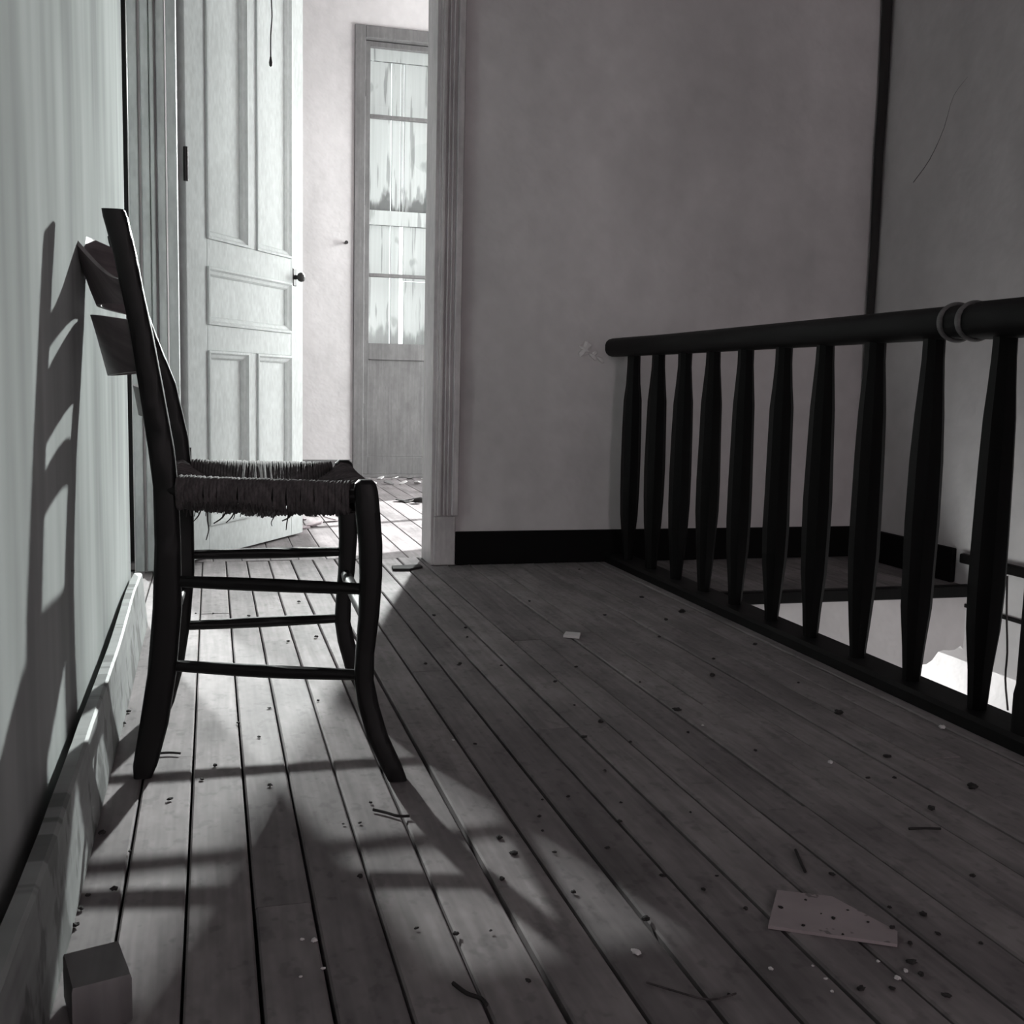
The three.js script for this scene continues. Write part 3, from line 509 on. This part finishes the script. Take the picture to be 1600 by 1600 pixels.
for (const [x, y, s] of [[480, 195, 5], [95, 718, 7], [265, 775, 6], [440, 855, 7], [1385, 720, 8], [1180, 880, 10], [1130, 1080, 10], [1275, 1220, 9], [1215, 440, 10], [1385, 352, 14], [950, 310, 5], [1060, 310, 6], [1030, 222, 8], [370, 1212, 5], [320, 718, 4], [210, 453, 4], [740, 810, 5], [800, 712, 7], [1040, 850, 6], [1420, 1000, 6], [1125, 1000, 7], [1240, 960, 6], [1170, 1130, 9], [1050, 1190, 8], [920, 1190, 9]]) crumbs.push([1000 + x / 2.667, 1100 + y / 2.667, s]);
for (const [x, y, s] of [[822, 865, 5], [905, 1033, 6], [770, 1055, 5], [580, 932, 4], [530, 1447, 5], [630, 1515, 4], [915, 1338, 4], [680, 1375, 4], [1432, 1162, 4], [1590, 1168, 4], [410, 920, 3], [325, 920, 3], [1470, 930, 5]]) crumbs.push([200 + x / 3.077, 660 + y / 3.077, s]);
for (const [x, y, s] of [[300, 855, 9], [880, 695, 9], [940, 760, 9], [890, 865, 8], [1190, 920, 8], [1490, 1035, 12], [1330, 735, 5], [1555, 850, 6], [700, 1095, 9], [535, 1070, 5], [845, 1080, 4], [1000, 1290, 7], [345, 545, 5], [230, 635, 4], [300, 630, 4]]) crumbs.push([450 + x / 2.667, 1050 + y / 2.667, s]);
for (const [x, y, s] of [[570, 930, 10], [510, 650, 10], [405, 1025, 9], [378, 1110, 10], [440, 960, 7], [850, 478, 6], [1295, 167, 5], [1350, 410, 7], [640, 40, 6], [620, 100, 6], [650, 740, 5], [1010, 378, 5], [1075, 310, 6]]) crumbs.push([x / 3.2, 1100 + y / 3.2, s]);
const crumbMesh = (px, py, s, mat, name, label, cat, group) => { const p = hitY(px, py), d = p.distanceTo(CP), k = Math.max(.0014, s * .5 * d / FOC * 1.05); const m = single(name, crumbG[Math.floor(rnd() * 4)], mat, label, cat, [p.x, 0, p.z], group); m.scale.setScalar(k); m.rotation.y = rnd() * 6.28; return m; };
for (const [x, y, s] of crumbs) crumbMesh(x, y, s, M.crumbDark, 'crumb', 'small dark crumb of dirt lying on the floorboards', 'crumb', 'dark crumbs strewn over the floorboards');
for (const [x, y, s] of [[1472, 1138, 10], [1298, 1192, 7], [1204, 1515, 7], [1300, 1550, 5], [1372, 1503, 5], [993, 1490, 11], [491, 1471, 9], [472, 1469, 6], [1402, 1530, 9], [1415, 1518, 6], [505, 1514, 5], [470, 1527, 5], [1270, 1510, 4], [1290, 1530, 4], [708, 1157, 4], [1098, 1134, 4]]) crumbMesh(x, y, s, M.crumbPale, 'plaster_crumb', 'small pale crumb of plaster lying on the floorboards', 'crumb', 'pale plaster crumbs strewn over the floorboards');
{ // crumbs on the card
  for (const [x, y, s] of [[585, 850, 7], [680, 925, 7], [805, 895, 7], [865, 860, 4], [950, 910, 5], [1050, 935, 11], [690, 818, 5], [845, 962, 5], [755, 875, 3]]) { const p = hitY(1000 + x / 2.667, 1100 + y / 2.667, .004), m = single('crumb', crumbG[Math.floor(rnd() * 4)], M.crumbDark, 'dark crumb lying on the torn card', 'crumb', [p.x, .004, p.z], 'dark crumbs on the torn card'); m.scale.setScalar(s * .5 * p.distanceTo(CP) / FOC * .8); m.rotation.y = rnd() * 6; }
}
// fallen plaster flakes and paper in the far room
function flake(px, py, w, d, mat, name, label, cat, group, tilt = .1) {
  const p = hitY(px, py), n = 7, pts = []; for (let i = 0; i < n; i++) { const a = i / n * 6.283, r = rr(.6, 1); pts.push(new THREE.Vector2(Math.cos(a) * r * w / 2, Math.sin(a) * r * d / 2)); }
  const g = new THREE.ExtrudeGeometry(new THREE.Shape(pts), { depth: .006, bevelEnabled: false }); g.rotateX(-Math.PI / 2); g.rotateZ(rr(-tilt, tilt)); g.rotateX(rr(-tilt, tilt)); g.computeBoundingBox(); g.translate(0, -g.boundingBox.min.y + .0005, 0);
  const m = single(name, uvm(g), mat, label, cat, [p.x, 0, p.z], group); m.rotation.y = rnd() * 6.28; return m;
}
for (let i = 0; i < 10; i++) flake(572 + i * 11.5, i % 2 ? 757 : 749, rr(.06, .075), rr(.06, .075), i % 3 ? M.crumbPale : M.greyWood, 'plaster_flake', 'flat flake of fallen plaster at the foot of the glazed door', 'plaster flake', 'plaster flakes heaped at the foot of the glazed door', .35);
for (const [x, y, w] of [[626, 784, .11], [645, 783, .13], [668, 784, .14], [636, 785, .08], [655, 787, .10]]) flake(x, y, w, w * .7, M.crumbDark, 'bark_flake', 'curled dark flake lying on the bright far floor', 'flake', 'dark flakes on the bright far floor', .55);
for (const [x, y, w] of [[466, 812, .11], [492, 822, .11], [517, 815, .11], [470, 826, .09], [496, 806, .12]]) flake(x, y, w, w * .7, M.paper, 'paper_scrap', 'crumpled pale paper scrap on the floor beside the open door edge', 'paper', 'pale paper scraps beside the open door', .3);
// cord hanging in the doorway, nail in the far wall
{
  const p = (x, y) => hitZ(x, y, BACK - .10), P = [p(424, -60), p(424, 0), p(425, 25), p(423, 55), p(423, 92)]; P[0].y = DH;
  const t = thing('hanging_cord', 'thin cord with a small weight hanging in the doorway before the panelled door', 'cord', [P[0].x, DH, BACK - .10]); const o = t.position;
  mesh('cord', tube(P.map((q) => q.clone().sub(o)), .0022, 5), M.iron, t);
  const e = P[4].clone().sub(o); const g = new THREE.LatheGeometry([[0, .028], [.003, .024], [.006, .006], [.005, -.004], [0, -.008]].map((q) => new THREE.Vector2(...q)), 10); g.translate(e.x, e.y - .018, e.z); mesh('weight', g, M.iron, t);
}
{ const p = hitZ(540, 380, FAR); const g = new THREE.CylinderGeometry(.012, .007, .05, 10); g.rotateX(Math.PI / 2); g.translate(0, 0, .025); single('nail', g, M.iron, 'dark nail sticking out of the whitewashed far wall', 'nail', [p.x, p.y, FAR]); }
{ const p = (x, y) => hitX(x, y, RIGHT - .002), P = [p(1512, 120), p(1490, 150), p(1475, 200), p(1452, 250), p(1427, 285)]; single('wire', tube(P, (t) => .0004 + .0009 * t, 5), M.greyWood, 'fine stray wire stuck to the stairwell wall above the handrail', 'wire'); }

renderer.render(scene, camera);
